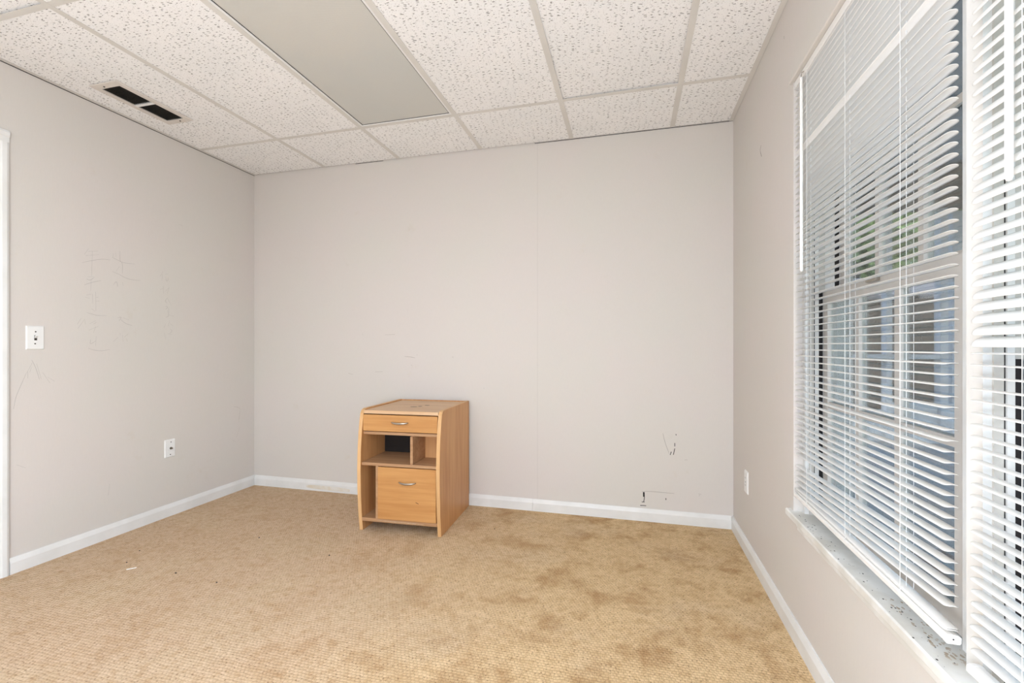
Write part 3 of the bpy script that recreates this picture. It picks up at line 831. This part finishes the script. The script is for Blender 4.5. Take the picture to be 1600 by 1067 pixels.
# screened porch end frame at y = 4.2
fr = tag(empty('screen_porch_end', (0.8, 4.2, 0.35)), 'white porch end frame with posts, rail and low kick board', 'porch frame')
def fbox(nm, x0, x1, z0, z1, mat='porchwhite', dy=0.04):
    box(x0 - 0.8, x1 - 0.8, -dy, dy, z0 - 0.35, z1 - 0.35).build(nm, M[mat], fr, bevel=0.004)
fbox('post', 1.925, 1.965, 0.35, 2.15); fbox('post', 2.275, 2.325, 0.35, 2.15); fbox('post', 1.36, 1.41, 0.35, 2.15)
fbox('rail', 1.41, 1.925, 1.00, 1.035); fbox('rail', 1.965, 2.275, 1.00, 1.035)
fbox('kick_board', 1.41, 1.925, 0.352, 0.60, dy=0.012); fbox('kick_board', 1.965, 2.275, 0.352, 0.66, dy=0.012); fbox('kick_board', 2.325, 2.39, 0.352, 0.66, dy=0.012)
fbox('beam', 0.85, 4.3, 2.152, 2.47, 'beam', 0.06)
# soffit of the porch roof
so = tag(empty('porch_roof', (0.8, 0, 2.48)), 'pale blue porch roof soffit of narrow boards', 'roof')
bm_ = box(0, 3.6, 0, 0.155, 0, 0.015).mesh('soffit_board'); bm_.materials.append(M['siding'])
for k in range(34):
    link('soffit_board', bm_, so, (0, -1.0 + 0.16 * k, 0))
box(0.0, 3.7, -1.0, 4.5, 0.03, 0.12).build('roof_deck', M['shingle'], so)
# siding wall beyond the second post
sd = tag(empty('siding_wall', (2.395, 4.25, 0.35)), 'pale blue lap siding wall at the porch end', 'siding')
lm2 = MB().prism([(0, 0), (-0.016, 0.0), (-0.002, 0.118), (0, 0.118)], 'x', 0, 2.0).mesh('lap_board'); lm2.materials.append(M['siding'])
for k in range(15):
    link('lap_board', lm2, sd, (0, 0, 0.002 + k * 0.119))
box(0, 2.0, 0.0005, 0.06, 0, 1.79).build('sheathing', M['siding'], sd)
# fence
fe = tag(empty('fence', (0.9, 5.3, -0.2)), 'weathered brown fence of horizontal boards beyond the porch', 'fence')
fm = box(0, 5.4, 0, 0.022, 0, 0.136).mesh('board'); fm.materials.append(M['fence'])
for k in range(12):
    link('board', fm, fe, (0, rg.uniform(-0.004, 0.004), 0.03 + k * 0.144))
for x in (0.05, 1.75, 3.5, 5.2):
    box(x, x + 0.09, 0.03, 0.12, 0, 1.80).build('post', M['fence'], fe)
# shed with grey roof behind the fence
sh = tag(empty('shed', (3.2, 6.6, -0.2)), 'small shed with grey shingle roof behind the fence', 'shed')
box(-1.9, 1.9, -0.4, 0.9, 0, 1.86).build('body', M['fence'], sh)
MB().prism([(-0.55, 1.83), (0.25, 2.13), (1.05, 1.83), (1.05, 1.87), (0.25, 2.18), (-0.55, 1.88)], 'x', -2.05, 2.05).build('roof', M['shingle'], sh)

def tree(x, y, h, cr, label, mat, seed, leaves=5200):
    rt = random.Random(seed)
    t = tag(empty('tree', (x, y, -0.2)), label, 'tree', 'trees beyond the fence')
    tr_ = MB().tube([(0, 0, 0), (0.05, 0.03, h * 0.3), (0.0, -0.02, h * 0.6), (0.06, 0, h * 0.9)], [0.15, 0.12, 0.08, 0.02], 9)
    for k in range(7):
        a = rt.uniform(0, 6.28); z0 = h * rt.uniform(0.25, 0.65)
        tr_.tube([(0, 0, z0), (0.45 * cr * math.cos(a), 0.45 * cr * math.sin(a), z0 + 0.35), (0.85 * cr * math.cos(a), 0.85 * cr * math.sin(a), z0 + 0.6)], [0.05, 0.03, 0.008], 6)
    tr_.build('trunk', M['bark'], t, smooth=True)
    vs = []; fs = []
    cl = []
    for k in range(46):
        while True:
            p = Vector((rt.uniform(-1, 1), rt.uniform(-1, 1), rt.uniform(-1, 1)))
            if p.length < 1: break
        cl.append(Vector((p.x * cr, p.y * cr, h * 0.60 + p.z * h * 0.40)))
    for k in range(leaves):
        c = rt.choice(cl)
        p = c + Vector((rt.gauss(0, 0.17), rt.gauss(0, 0.17), rt.gauss(0, 0.13))) * cr * 0.8
        a = Vector((rt.gauss(0, 1), rt.gauss(0, 1), rt.gauss(0, 0.6))).normalized()
        b = a.cross(Vector((rt.gauss(0, 1), rt.gauss(0, 1), rt.gauss(0, 1)))).normalized()
        L_ = rt.uniform(0.07, 0.13)
        n = len(vs)
        vs += [p - a * L_, p + b * L_ * 0.42, p + a * L_, p - b * L_ * 0.42]
        fs.append((n, n + 1, n + 2, n + 3))
    me = bpy.data.meshes.new('foliage'); me.from_pydata([tuple(v_) for v_ in vs], [], fs); me.materials.append(mat)
    o = link('foliage', me, t); o['kind'] = 'stuff'
tree(4.1, 9.8, 4.6, 1.5, 'leafy green tree standing behind the shed', M['leaf'], 5, 9000)
tree(7.1, 14.6, 6.2, 1.8, 'tall bright green tree beyond the fence corner', M['leaf2'], 9, 9000)
tree(8.6, 20.5, 6.6, 2.2, 'distant dark green tree far behind the shed', M['leaf2'], 21, 8000)
